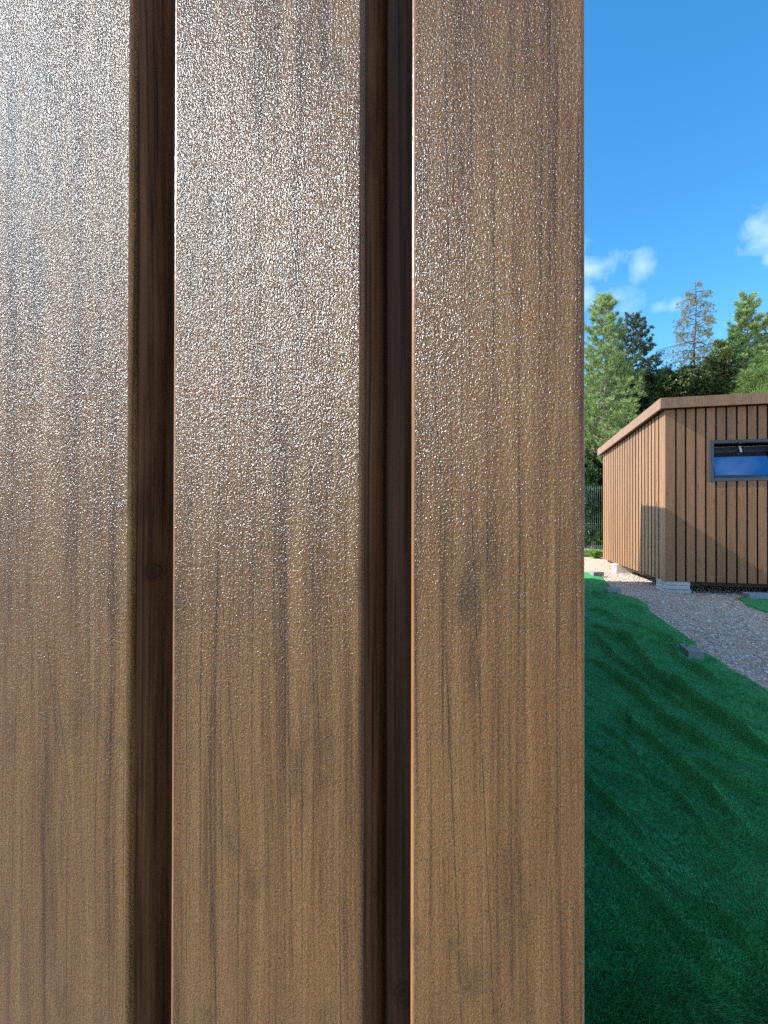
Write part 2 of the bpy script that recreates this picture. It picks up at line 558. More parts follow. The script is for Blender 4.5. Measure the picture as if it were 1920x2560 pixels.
def noise2(x, y, seed, scale, octaves=3):
    r = np.random.default_rng(seed)
    out = np.zeros_like(x)
    for k in range(octaves):
        s = scale * 2 ** k
        for _ in range(5):
            a = r.uniform(0, 2 * np.pi); ph = r.uniform(0, 6.28); f = s * r.uniform(.6, 1.4)
            out += np.sin((x * np.cos(a) + y * np.sin(a)) * f + ph + 1.3 * np.sin(x * s * .7 + ph * 2)) / 2 ** k
    return out / 6

FOLDS = [  # crest in photo pixels, height, far half width, near half width (m)
    ([c3(*p) for p in [(90, 565), (180, 580), (260, 620), (350, 665), (440, 700), (500, 740), (550, 810), (600, 890), (680, 970), (800, 1050), (950, 1150), (1100, 1240), (1300, 1370), (1500, 1500), (1659, 1600), (1900, 1760)]], .052, .10, .035),
    ([c3(*p) for p in [(130, 640), (200, 720), (260, 790), (330, 870), (430, 945), (520, 1010), (640, 1080), (760, 1160), (900, 1250), (1010, 1310), (1140, 1365)]], .030, .07, .035),
    ([c3(*p) for p in [(90, 870), (200, 930), (330, 1010), (450, 1090), (560, 1180), (650, 1270), (740, 1360), (850, 1450)]] + [c4(830, 60), c4(950, 120), c4(1200, 190), c4(1400, 250)], .034, .07, .035),
    ([c3(360, 1290), c3(430, 1370), c3(520, 1480)] + [c4(*p) for p in [(400, 0), (540, 100), (700, 250), (850, 380), (960, 460), (1060, 570), (1200, 700), (1300, 800)]], .024, .05, .035),
    ([c3(*p) for p in [(760, 800), (830, 780), (880, 870), (920, 910), (1000, 960), (1130, 1020), (1260, 1110), (1400, 1160)]], .030, .07, .035),
    ([c4(*p) for p in [(880, 250), (1020, 370), (1150, 440), (1300, 500), (1500, 570)]], .018, .05, .03),
    ([c4(*p) for p in [(940, 1330), (1130, 1480), (1300, 1680), (1397, 1760), (1500, 1850)]], .013, .045, .025),
    ([c4(*p) for p in [(560, 400), (640, 480), (760, 560), (900, 720), (960, 820), (1100, 960), (1250, 1040)]], .010, .05, .03),
    ([c3(*p) for p in [(90, 352), (150, 322), (210, 345), (300, 380)]], .045, .14, .08),
    ([c3(*p) for p in [(230, 470), (330, 445), (440, 440), (560, 455), (620, 520)]], .030, .10, .05),
    ([c3(*p) for p in [(90, 470), (200, 490), (330, 530), (420, 600)]], .030, .10, .05),
    ([c3(*p) for p in [(480, 690), (600, 680), (740, 700), (900, 750)]], .022, .07, .035),
    ([c3(*p) for p in [(540, 760), (620, 735), (700, 735), (850, 760), (980, 790)]], .022, .06, .035),
    ([c3(*p) for p in [(640, 745), (760, 790), (860, 870), (900, 905)]], .014, .05, .03),
    ([c3(*p) for p in [(950, 820), (1020, 782), (1045, 790)]], .050, .08, .05),
    ([c3(*p) for p in [(350, 500), (440, 580), (560, 640), (700, 680)]], .014, .06, .04),
    ([c4(*p) for p in [(150, 0), (260, 90), (400, 200), (480, 330), (640, 480)]], .010, .05, .03),
    ([c4(*p) for p in [(-100, 700), (200, 900), (420, 1150), (700, 1400), (1000, 1750), (1300, 2100)]], .012, .07, .05),
    ([c4(*p) for p in [(-100, 300), (90, 420), (200, 560), (420, 760), (620, 1000)]], .010, .06, .04),
]
H = 0.034 + 0.0022 * noise2(GX * 2.2, GY * .9, 21, 20, 2) + 0.006 * noise2(GX, GY, 3, 4.5) + 0.0045 * noise2(GX * 1.6, GY * .8, 5, 11) + 0.0018 * noise2(GX * 1.5, GY, 8, 34, 2)
P = np.stack([GX.ravel(), GY.ravel()], 1)
rg = 1 - np.abs(np.clip(noise2(GX * 1.5 + GY * .75, GY * .55 - GX * .3, 51, 13, 2) * 1.6, -1, 1))
rg2 = 1 - np.abs(np.clip(noise2(GX * 1.3 + GY * .5, GY * .6, 57, 24, 2) * 1.6, -1, 1))
H = H + .012 * rg ** 8 * np.clip(noise2(GX, GY, 61, 3.0) + .55, 0, 1) + .009 * rg2 ** 8
for pts, hh, wf, wn in FOLDS:
    q = np.array([[on_ground(*p, z=1.6 * hh + .02)[0], on_ground(*p, z=1.6 * hh + .02)[1]] for p in pts])
    # smooth and densify the crest
    tq = np.linspace(0, len(q) - 1, len(q) * 8)
    q = np.stack([np.interp(tq, np.arange(len(q)), q[:, i]) for i in (0, 1)], 1)
    for _ in range(6):
        q[1:-1] = (q[:-2] + 2 * q[1:-1] + q[2:]) / 4
    seg = q[1:] - q[:-1]
    L = np.linalg.norm(seg, axis=1); cum = np.concatenate([[0], np.cumsum(L)])
    best = np.full(len(P), 1e9); side = np.zeros(len(P)); along = np.zeros(len(P))
    lo = q.min(0) - .5; hi = q.max(0) + .5
    idx = np.where((P[:, 0] > lo[0]) & (P[:, 0] < hi[0]) & (P[:, 1] > lo[1]) & (P[:, 1] < hi[1]))[0]
    Q = P[idx]; bb = np.full(len(Q), 1e9); ss = np.zeros(len(Q)); aa = np.zeros(len(Q))
    for i in range(len(seg)):
        r_ = Q - q[i]
        t = np.clip((r_ @ seg[i]) / (L[i] ** 2 + 1e-12), 0, 1)
        dv = r_ - t[:, None] * seg[i]
        d = np.linalg.norm(dv, axis=1)
        m_ = d < bb
        bb[m_] = d[m_]
        # far side of the crest = away from the camera
        nrm = np.array([-seg[i][1], seg[i][0]])
        if nrm @ (q[i] * 1.0) < 0: nrm = -nrm
        ss[m_] = np.sign(dv @ nrm)[m_]
        aa[m_] = (cum[i] + t * L[i])[m_]
    wv = 1 + 0.25 * np.sin(aa * 7 + hh * 300)
    wid = np.where(ss > 0, wf * .50, wn * .30) * wv
    fall = np.clip(np.minimum(aa, cum[-1] - aa) / (0.18 * cum[-1] + 1e-6), 0.12, 1)
    prof = np.exp(-(bb / wid + .12) ** 1.35 * 1.6) * 1.08
    Hf = H.ravel(); Hf[idx] += 1.75 * hh * fall * prof * (0.85 + 0.15 * np.sin(aa * 11))
    Hf[idx] -= 0.70 * hh * fall * np.where(ss < 0, np.exp(-((bb - .85 * wn) / (.34 * wn)) ** 2), 0)
    # a shallow trough in front of the fold
    Hf[idx] -= 0.30 * hh * fall * np.where(ss < 0, np.exp(-((bb - 2.4 * wn) / (1.3 * wn)) ** 2), 0)
    H = Hf.reshape(H.shape)
et = (np.clip((1 - tt) / 0.10, 0, 1) ** .6)[None, :]
H = np.maximum(H * (0.22 + 0.78 * et), 0.007)
H[-3:, :] = np.maximum(H[-3:, :] * .4, .007)

def mat_mat():
    m, nt, b = new_mat('artificial_grass')
    o = nt.obj()
    pile = nt.noise(nt.scale(o, (1, .55, 1)), 260, 3, 0.7)
    rows = nt.noise(nt.scale(o, (60, 60, 60)), 1.0, 4, 0.7)
    broad = nt.noise(o, 5.0, 5, 0.6)
    f = nt.math('ADD', nt.math('ADD', nt.math('MULTIPLY', pile, .5), nt.math('MULTIPLY', rows, .3)), nt.math('MULTIPLY', broad, .2))
    col = nt.ramp(f, [(0.36, (.007, .10, .017)), (0.5, (.028, .225, .045)), (0.64, (.08, .43, .11))])
    nt.put(b.inputs['Base Color'], col)
    h = nt.math('ADD', pile, nt.math('MULTIPLY', rows, 0.8))
    nt.put(b.inputs['Normal'], nt.bump(h, 0.006, 1.0))
    b.inputs['Roughness'].default_value = 0.75
    b.inputs['Specular IOR Level'].default_value = 0.25
    b.inputs['Sheen Weight'].default_value = 0.25
    b.inputs['Sheen Roughness'].default_value = 0.5
    b.inputs['Sheen Tint'].default_value = (.2, .8, .5, 1)
    return m
M_mat = mat_mat()
def grid_faces(n, m):
    i = np.arange(n - 1)[:, None] * m + np.arange(m - 1)[None, :]
    return np.stack([i, i + 1, i + 1 + m, i + m], -1).reshape(-1, 4)
V = np.stack([GX, GY, H], -1).reshape(-1, 3)
gf = grid_faces(NZ, NX)
# thin border hanging down to the ground on the outer edge, so that the mat has a thickness
nv = len(V)
outer = np.arange(NZ) * NX + NX - 1
V2 = V[outer].copy(); V2[:, 2] = -0.004
far = (NZ - 1) * NX + np.arange(NX)
V3 = V[far].copy(); V3[:, 2] = -0.004
Vall = np.concatenate([V, V2, V3])
e1 = np.stack([outer[:-1], nv + np.arange(NZ - 1), nv + np.arange(1, NZ), outer[1:]], 1)
e2 = np.stack([far[:-1], far[1:], nv + NZ + np.arange(1, NX), nv + NZ + np.arange(NX - 1)], 1)
mat_o = empty('artificial_grass_mat', (0, 0, 0), 0, 'long crumpled dark green artificial grass mat with folds lying beside the near cabin wall', 'artificial grass')
np_mesh('turf_backing', Vall, np.concatenate([gf, e1, e2]), M_mat, mat_o, smooth=True)

def mat_height(x, y):
    i = np.clip(np.searchsorted(zs, y), 1, NZ - 1)
    f_ = (x - xl[i]) / (xe[i] - xl[i])
    j = np.clip((f_ * (NX - 1)), 0, NX - 1.001)
    j0 = j.astype(int)
    a0 = H[i, j0] * (1 - (j - j0)) + H[i, j0 + 1] * (j - j0)
    a1 = H[i - 1, j0] * (1 - (j - j0)) + H[i - 1, j0 + 1] * (j - j0)
    w_ = np.clip((y - zs[i - 1]) / (zs[i] - zs[i - 1]), 0, 1)
    return a1 * (1 - w_) + a0 * w_

# pile blades, dense near the camera
NB = 150000
by = 0.9 + (rng.random(NB) ** 1.9) * 6.8
bx = by * (0.40 + rng.random(NB) * 0.50)
ok = (bx < edge_x(edge_w, by) - .004) & (bx > side_x(by) + .04)
bx, by = bx[ok], by[ok]
bz = mat_height(bx, by)
n_ = len(bx)
lean = noise2(bx, by, 31, 6.0) + .7 * noise2(bx, by, 37, 19.0, 2)
dirs = np.stack([rng.normal(.15, .40, n_) + 1.3 * lean, rng.normal(-.1, .40, n_) - 1.1 * lean, np.ones(n_)], 1)
ln = rng.uniform(.006, .011, n_)
ang = rng.uniform(0, np.pi, n_)
wd = .0010 * (0.8 + by * .2)
side_v = np.stack([np.cos(ang), np.sin(ang), np.zeros(n_)], 1) * wd[:, None]
base = np.stack([bx, by, bz - .001], 1)
tip = base + dirs * ln[:, None]
bv = np.stack([base - side_v, base + side_v, tip], 1).reshape(-1, 3)
def blade_mat():
    m, nt, b = new_mat('turf_pile')
    rn = nt.n('ShaderNodeNewGeometry').outputs['Random Per Island']
    br = nt.noise(nt.obj(), 9.0, 4, .65)
    f = nt.math('ADD', nt.math('MULTIPLY', rn, .4), nt.math('MULTIPLY', br, .6))
    nt.put(b.inputs['Base Color'], nt.ramp(f, [(0.25, (.006, .045, .012)), (0.5, (.026, .195, .048)), (0.75, (.09, .56, .14))]))
    b.inputs['Roughness'].default_value = 0.5
    return m
pile = np_mesh('turf_pile', bv, np.arange(len(bv)).reshape(-1, 3), blade_mat(), mat_o)
pile['kind'] = 'stuff'

# second mat at the right, by the far cabin
M2 = [c3(*p) for p in [(1385, 400), (1500, 393), (1659, 388), (1900, 385), (2100, 480), (1900, 590), (1659, 525), (1570, 495), (1480, 460), (1455, 445), (1440, 425)]]
m2w = [on_ground(*p, z=.012) for p in M2]
g = MB()
n = len(m2w)
cen = sum((Vector(p) for p in m2w), Vector()) / n
vs = [(p.x, p.y, .022 + .008 * math.sin(i * 2.1)) for i, p in enumerate(m2w)] + [(p.x, p.y, -.003) for p in m2w] + [(cen.x, cen.y, .03)]
fs = [(i, (i + 1) % n, 2 * n) for i in range(n)] + [(i, n + i, n + (i + 1) % n, (i + 1) % n) for i in range(n)]
g.add(vs, fs)
o = g.build('artificial_grass_mat', M_mat)
tag(o, 'small dark green artificial grass mat on the gravel in front of the far cabin', 'artificial grass')

# loose stones over the gravel, away from the mats
NS = 42000
sy = 2.6 + rng.random(NS) ** .8 * 7.2
sx = sy * (0.43 + rng.random(NS) * 0.44)
ok = (sx > edge_x(edge_w, sy) + .015) | (sy > MAT_FAR + .03)
mx = [p.x for p in m2w]; my = [p.y for p in m2w]
def inside(x, y):
    r_ = np.zeros(len(x), bool); j = n - 1
    for i in range(n):
        c_ = ((my[i] > y) != (my[j] > y)) & (x < (mx[j] - mx[i]) * (y - my[i]) / (my[j] - my[i] + 1e-9) + mx[i])
        r_ ^= c_; j = i
    return r_
ok &= ~inside(sx, sy)
sx, sy = sx[ok], sy[ok]
k = len(sx)
sz = rng.gamma(3.0, .0019, k).clip(.003, .017)
sc3 = np.stack([sz * rng.uniform(.8, 1.5, k), sz * rng.uniform(.7, 1.2, k), sz * rng.uniform(.4, .8, k)], 1)
ra = rng.uniform(0, 6.28, k)
loc = ICO_V[None] * sc3[:, None, :] * (1 + rng.uniform(-.25, .25, (k, 12, 1)))
ca, sa = np.cos(ra)[:, None], np.sin(ra)[:, None]
vx = loc[..., 0] * ca - loc[..., 1] * sa + sx[:, None]
vy = loc[..., 0] * sa + loc[..., 1] * ca + sy[:, None]
vz = loc[..., 2] + (sz * .3)[:, None]
SV = np.stack([vx, vy, vz], -1).reshape(-1, 3)
SF = (ICO_F[None] + (np.arange(k) * 12)[:, None, None]).reshape(-1, 3)
tag(np_mesh('loose_gravel', SV, SF, M_stone), 'loose grey and pale stones strewn over the yard gravel', 'gravel', kind='stuff')

# ------------------------------------------------------------------ far cabin
TH = math.atan2(274, F)
Z0 = 6.8
cc = at_y(1665.6, 1452, Z0)                      # bottom of the near corner
FC = Vector((cc.x, cc.y, 0))
ZB = cc.z                                        # underside of the cladding
tf = Vector((math.cos(TH), -math.sin(TH), 0))    # along the front, to the right
td = Vector((math.sin(TH), math.cos(TH), 0))     # along the side, away
ZT = at_y(1661, 1029, Z0).z + .02
FRZ = math.atan2(tf.y, tf.x)
def f_t(px, py): return (on_plane(px, py, FC, -td) - FC).dot(tf)
def f_z(px, py): return on_plane(px, py, FC, -td).z
def s_t(px, py): return (on_plane(px, py, FC, -tf) - FC).dot(td)
SL = s_t(1510, 1350)                             # length of the side wall
FL = 6.2
farcab = empty('garden_cabin', FC, FRZ, 'brown timber clad cabin with black groove lines and a tilted open window across the yard', 'cabin')
# local frame: x along the front, y away from the camera, z up
WX0, WX1 = f_t(1771.5, 1150), f_t(1771.5, 1150) + .98
WZ0, WZ1 = f_z(1771.5, 1204), f_z(1771.5, 1102)
grooves = [f_t(1440 + x * 480 / 1659, 1240) for x in (860, 944, 1031, 1117, 1206, 1295, 1385, 1474, 1563, 1652)]
pitch = (grooves[-1] - grooves[0]) / 9
while grooves[-1] < FL - .15: grooves.append(grooves[-1] + pitch)
GW, GD = .025, .018
def wall_panel(mb, x0, x1, holes):
    for (z0, z1) in holes: mb.box(x0, x1, -GD, 0.0, z0, z1)
fw = MB()
ed = [0.0] + grooves + [FL]
for i in range(len(ed) - 1):
    a = ed[i] + (GW / 2 if i else 0.0); b_ = ed[i + 1] - (GW / 2 if i < len(ed) - 2 else 0)
    if b_ <= WX0 + .002 or a >= WX1 - .002:
        wall_panel(fw, a, b_, [(ZB, ZT)])
    else:
        if a < WX0: fw.box(a, WX0, -GD, 0, WZ0, WZ1)
        if b_ > WX1: fw.box(WX1, b_, -GD, 0, WZ0, WZ1)
        wall_panel(fw, a, b_, [(ZB, WZ0), (WZ1, ZT)])
fo = fw.build('front_cladding', M_wood, farcab)
# core wall behind, with the window opening
cw = MB()
cw.box(.02, WX0, .001, .12, ZB + .01, ZT - .02)
cw.box(WX1, FL, .001, .12, ZB + .01, ZT - .02)
cw.box(WX0, WX1, .001, .12, ZB + .01, WZ0)
cw.box(WX0, WX1, .001, .12, WZ1, ZT - .02)
DROP = .12
def roof_z(y): return ZT - DROP * y / SL
cw.hexa([(.005, .121, ZB + .01), (.12, .121, ZB + .01), (.12, SL, ZB + .01), (.005, SL, ZB + .01), (.005, .121, ZT - .02), (.12, .121, ZT - .02), (.12, SL, ZT - .02 - DROP), (.005, SL, ZT - .02 - DROP)])
cw.box(.12, FL, SL - .12, SL, ZB + .01, ZT - .02 - DROP)
cw.box(FL - .12, FL, .121, SL - .12, ZB + .01, ZT - .02 - DROP)
cw.box(.121, FL - .121, .121, SL - .121, ZB + .02, ZB + .08)
cw.build('wall_core', M_core, farcab)
# side cladding
sg = [s_t(1440 + x * 260 / 1659, 1240) for x in (1341, 1279, 1224, 1170, 1116, 1065, 1018, 968, 920, 876, 832, 792, 755, 716, 679, 643, 609, 573, 538, 505, 470)]
sg = [s_ for s_ in sg if .05 < s_ < SL - .04]
swm = MB()
ed = [-GD] + sg + [SL]
SGW = .045
for i in range(len(ed) - 1):
    a = ed[i] + (SGW / 2 if i else 0); b_ = ed[i + 1] - (SGW / 2 if i < len(ed) - 2 else 0)
    x0, x1 = -GD, (0.004 if i else -0.0005)
    swm.hexa([(x0, a, ZB), (x1, a, ZB), (x1, b_, ZB), (x0, b_, ZB), (x0, a, roof_z(a)), (x1, a, roof_z(a)), (x1, b_, roof_z(b_)), (x0, b_, roof_z(b_))])
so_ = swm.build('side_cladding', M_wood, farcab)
so_.data.materials.append(M_gshade)
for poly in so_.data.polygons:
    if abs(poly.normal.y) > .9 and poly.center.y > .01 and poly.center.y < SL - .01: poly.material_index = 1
# fascia boards: k0 is the corner of the overhanging roof
OV = .115
kz1 = at_y(1646, 995, 6.70).z; kz0 = at_y(1646, 1021, 6.70).z
TF = .03
fm = MB()
fm.box(-OV, FL + OV, -OV - GD, -OV - GD + TF, kz0, kz1)
bevel(fm.build('front_fascia', M_wood_far, farcab), .003)
fm = MB()
y0, y1 = -OV - GD + TF, SL + OV
def fz(z, y): return z - DROP * (y + OV) / SL
fm.hexa([(-OV - .002, y0, fz(kz0, y0)), (-OV + TF, y0, fz(kz0, y0)), (-OV + TF, y1, fz(kz0, y1)), (-OV - .002, y1, fz(kz0, y1)),
         (-OV - .002, y0, fz(kz1, y0)), (-OV + TF, y0, fz(kz1, y0)), (-OV + TF, y1, fz(kz1, y1)), (-OV - .002, y1, fz(kz1, y1))])
fm.build('side_fascia', M_wood_far, farcab)
# soffit and roof sheet
rm = MB()
a0, a1 = kz0 + .022, kz1 - .02
xa, xb = -OV + TF + .001, FL + OV - .001
ya, yb = -OV - GD + TF + .001, SL + OV - .001
rm.hexa([(xa, ya, fz(a0, ya)), (xb, ya, fz(a0, ya)), (xb, yb, fz(a0, yb)), (xa, yb, fz(a0, yb)), (xa, ya, fz(a1, ya)), (xb, ya, fz(a1, ya)), (xb, yb, fz(a1, yb)), (xa, yb, fz(a1, yb))])
rm.build('roof', M_roof, farcab)
# window
def glass_mat():
    m, nt, b = new_mat('window_glass')
    b.inputs['Base Color'].default_value = (.15, .26, .42, 1)
    b.inputs['Metallic'].default_value = 1.0
    b.inputs['Roughness'].default_value = 0.02
    b.inputs['IOR'].default_value = 1.9
    b.inputs['Specular IOR Level'].default_value = 0.9
    b.inputs['Specular Tint'].default_value = (.55, .8, 1, 1)
    return m
FWD = .055
wm = MB()
yo, yi = -GD - .014, .075
wm.box(WX0 + .001, WX0 + FWD, yo, yi, WZ0 + .001, WZ1 - .001)
wm.box(WX1 - FWD, WX1 - .001, yo, yi, WZ0 + .001, WZ1 - .001)
wm.box(WX0 + FWD, WX1 - FWD, yo + .001, yi - .001, WZ0 + .002, WZ0 + FWD - .01)
wm.box(WX0 + FWD, WX1 - FWD, yo + .001, yi - .001, WZ1 - FWD + .012, WZ1 - .002)
win = wm.build('window', M_metal, farcab)
bevel(win, .003)
# bottom-hinged sash, tilted into the room
sw_, sh_ = WX1 - WX0 - 2 * FWD - .012, WZ1 - WZ0 - 2 * FWD + .02
sash_m = Matrix.Translation((WX0 + FWD + .006, .030, WZ0 + FWD - .006)) @ Matrix.Rotation(R(-19), 4, 'X')
sm = MB(); SW = .048
sm.box(0, SW, 0, .045, 0, sh_); sm.box(sw_ - SW, sw_, 0, .045, 0, sh_)
sm.box(SW, sw_ - SW, .001, .044, .001, SW); sm.box(SW, sw_ - SW, .001, .044, sh_ - SW - .03, sh_ - .001)
sash = sm.build('sash', M_metal, win, matrix=sash_m)
gm = MB(); gm.box(SW, sw_ - SW, .012, .020, SW, sh_ - SW - .03)
gm.build('pane', glass_mat(), win, matrix=sash_m)
hm = MB()
hx = sw_ * .46
hm.box(hx, hx + .026, -.014, -.001, sh_ - .035, sh_ - .006)
hm.hexa([(hx + .004, -.028, sh_ - .10), (hx + .030, -.028, sh_ - .10), (hx + .030, -.015, sh_ - .10), (hx + .004, -.015, sh_ - .10), (hx, -.028, sh_ - .008), (hx + .022, -.028, sh_ - .008), (hx + .022, -.015, sh_ - .008), (hx, -.015, sh_ - .008)])
hm.build('handle', M_white, win, matrix=sash_m)
bm_ = MB()  # added pale strip draws the sash's top edge as a light line
bm_.box(.004, sw_ - .004, -.006, -.0005, sh_ - .0065, sh_ - .001)
bm_.build('sash_edge_line', plain('pale_sash_edge', (.30, .31, .27), .5), win, matrix=sash_m)

# concrete pavers under the corner
def slab_mat(name, col):
    m, nt, b = new_mat(name)
    o = nt.obj()
    f = nt.math('ADD', nt.math('MULTIPLY', nt.noise(o, 9, 5, .7), .6), nt.math('MULTIPLY', nt.noise(o, 160, 3), .4))
    nt.put(b.inputs['Base Color'], nt.ramp(f, [(0.3, tuple(c * .75 for c in col)), (0.7, tuple(min(1, c * 1.15) for c in col))]))
    nt.put(b.inputs['Normal'], nt.bump(nt.noise(o, 180, 4, .7), .003))
    b.inputs['Roughness'].default_value = .85
    return m
M_slab = slab_mat('pale_concrete', (.50, .52, .53))
M_brick = slab_mat('grey_paver', (.24, .245, .26))
M_cream = slab_mat('cream_concrete', (.62, .58, .50))
def chunk(name, mat, loc, rz, sx_, sy_, sz_, label, cat, group=None, bev=.004, tilt=0.0):
    mb = MB()
    nx = 6; rr = random.Random(hash((round(loc[0], 3), sx_)) & 255)
    mb.box(-sx_ / 2, sx_ / 2, -sy_ / 2, sy_ / 2, 0, sz_)
    o = mb.build(name, mat)
    bevel(o, bev, 3)
    o.location = loc; o.rotation_euler = (tilt, 0, rz)
    return tag(o, label, cat, group)
pc = FC + tf * .155 + td * .21
hz = (ZB - .004) / 3
for i, (lb, dx, dr) in enumerate((('bottom pale concrete slab of the stack carrying the far cabin corner', .01, .02), ('middle pale concrete slab of the stack carrying the far cabin corner', -.006, -.03), ('top pale concrete slab of the stack, touching the far cabin underside', 0, 0))):
    chunk('concrete_slab', M_slab, (pc.x + dx, pc.y + dx, .002 + i * (hz + .0)), FRZ + dr, .33 - .008 * i, .44, hz - .004, lb, 'concrete slab', 'slabs stacked under the far cabin corner', .006)
# sunlit support further back along the side wall
p2 = FC + td * 2.72 + tf * .10
chunk('concrete_block', M_cream, (p2.x, p2.y, 0), FRZ, .34, .30, ZB - .004, 'cream concrete block in the sun under the side wall of the far cabin', 'concrete block')
p3 = FC + tf * 3.2 + td * .3
# supports further along the front
for i in range(2):
    q = FC + tf * (3.0 + 2.8 * i) + td * .25
    chunk('concrete_block', M_slab, (q.x, q.y, 0), FRZ, .4, .3, ZB - .004, 'pale concrete block in the dark gap under the far cabin front, %s' % ('nearer the window' if i == 0 else 'at the right end'), 'concrete block')
# floor frame under the cabin
um = MB()
um.box(.05, FL - .05, .05, .10, ZB - .06, ZB + .009); um.box(.05, .10, .101, SL - .1, ZB - .06, ZB + .009)
um.build('floor_frame', plain('floor_timber', (.05, .035, .025), .8), farcab)

# paving blocks holding the mats down
def on_mat(px, py):
    q = on_ground(px, py, .03)
    return q
BH = .052
a_, b_, d_ = [on_ground(*c3(*p), z=BH + .01) for p in ((905, 830), (985, 895), (1087, 890))]
ax = (a_ - b_); q = (a_ + d_) / 2
zb_ = max(float(mat_height(np.array([p_.x]), np.array([p_.y]))[0]) for p_ in (b_, d_, a_, q)) - .022
chunk('paving_block', M_brick, (q.x, q.y, zb_), math.atan2(ax.y, ax.x) - math.pi / 2, (d_ - b_).length, ax.length, BH + .012, 'dark grey paving block weighting the folded green mat edge, nearest to the camera', 'paving block', 'paving blocks holding the mats down', .004)
q = on_mat(*c3(312, 350))
chunk('paving_block', M_brick, (q.x, q.y, .036), R(8), .20, .10, .06, 'blue-grey paving block in the shade on the green mat corner, beyond the nearest one', 'paving block', 'paving blocks holding the mats down', .004)
q = on_mat(*c3(180, 202))
chunk('paving_block', M_brick, (q.x, q.y, .022), R(10), .22, .12, .075, 'small grey paving block in full sun at the far end of the green mat', 'paving block', 'paving blocks holding the mats down', .004)
q = on_mat(*c3(1585, 398))
chunk('paving_block', slab_mat('blue_paver', (.27, .32, .40)), (q.x + .1, q.y + .05, .024), FRZ, .42, .20, .06, 'wide pale blue-grey paving block lying on the small green mat at right', 'paving block', 'paving blocks holding the mats down', .004)
# dry leaf
q = on_ground(*c3(1218, 990), z=.025)
lf = MB(); lf.add([(-.018, 0, 0), (0, -.007, .003), (.02, 0, .006), (0, .007, .003)], [(0, 1, 2), (0, 2, 3)])
o = lf.build('dry_leaf', plain('leaf_pale', (.5, .5, .4), .7)); o.location = (q.x, q.y, float(mat_height(np.array([q.x]), np.array([q.y]))[0]) + .008); o.rotation_euler = (0, 0, -.6)
tag(o, 'tiny pale dry leaf on the green mat beside the nearest paving block', 'leaf')

# ------------------------------------------------------------------ near cabin (the wall that fills the picture)
nearcab = empty('garden_cabin', (nw_o.x, nw_o.y, 0), NW_RZ, 'near cabin with glossy brown boards and two dark vertical grooves filling the picture', 'cabin')
# local frame: x along the wall to the right, y into the wall, z up
BR = .0024
ZN0, ZN1 = .10, 2.55
def rounded(u0, u1, lipl, lipr, dl, dr, step):
    """board cross-section: lipl/lipr are how far the recessed lips reach, dl/dr their depths"""
    p = []
    p.append((u0 - lipl, .026)); p.append((u0 - lipl, dl + .0012))
    p.append((u0 - step, dl + .0012)); p.append((u0 - step + .0012, dl))
    p.append((u0, dl))
    for k in range(7):
        a = math.pi / 2 * k / 6
        p.append((u0 + BR - BR * math.cos(a), BR - BR * math.sin(a)))
    for k in range(7):
        a = math.pi / 2 * k / 6
        p.append((u1 - BR + BR * math.sin(a), BR - BR * math.cos(a)))
    if lipr > .001:      # the right-hand lip slopes down into the joint
        p += [(u1, .0060), (u1 + lipr * .35, .0090), (u1 + lipr * .62, .0145), (u1 + lipr, .0245), (u1 + lipr, .0262)]
    else:
        p += [(u1, dr), (u1, .026)]
    return p
UE = [nw_u(325), nw_u(430), nw_u(905), nw_u(1027.5), nw_u(1463)]
w_full = UE[2] - UE[1]
boards = []
s1 = nw_u(958) - UE[2]
s2 = nw_u(382) - UE[0]
gapL = UE[1] - UE[0]; gapR = UE[3] - UE[2]
boards.append((UE[3], UE[4], gapR - s1 - .0012, 0.0, gapR * .58, M_board3, 'brown wood effect board at the corner, third and rightmost of the wide boards'))
boards.append((UE[1], UE[2], gapL - s2 - .0012, s1, gapL * .55, M_board2, 'silvery glare covered middle board between the two dark grooves'))
boards.append((UE[0] - w_full, UE[0], gapR - s1, s2, gapR * .58, M_board1, 'board at the left edge of the picture with the strongest white glare'))
u = UE[0] - w_full
for i in range(14):
    u -= gapR
    boards.append((u - w_full, u, gapR - s1 - .0012, s1, gapR * .58, M_board0, None))
    u -= w_full
for (u0, u1, ll, lr, st, mt, lb) in boards:
    mb = MB()
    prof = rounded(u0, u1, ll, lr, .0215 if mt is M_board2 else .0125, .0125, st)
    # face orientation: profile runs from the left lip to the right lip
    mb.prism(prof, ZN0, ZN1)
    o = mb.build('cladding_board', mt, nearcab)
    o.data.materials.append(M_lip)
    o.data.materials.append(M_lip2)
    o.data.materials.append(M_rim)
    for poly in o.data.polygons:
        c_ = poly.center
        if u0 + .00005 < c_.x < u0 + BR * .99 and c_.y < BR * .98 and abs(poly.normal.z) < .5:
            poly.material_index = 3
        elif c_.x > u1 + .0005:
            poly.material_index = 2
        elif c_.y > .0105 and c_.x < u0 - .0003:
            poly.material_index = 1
    if lb: o['label'] = lb
LEFT_END = u
# shadow-casting body of the cabin: walls, mono-pitch roof rising to the back
def to_local(p):
    m_ = nearcab_m.inverted()
    return m_ @ Vector((p[0], p[1], p[2] if len(p) > 2 else 0))
nearcab_m = Matrix.Translation((nw_o.x, nw_o.y, 0)) @ Matrix.Rotation(NW_RZ, 4, 'Z')
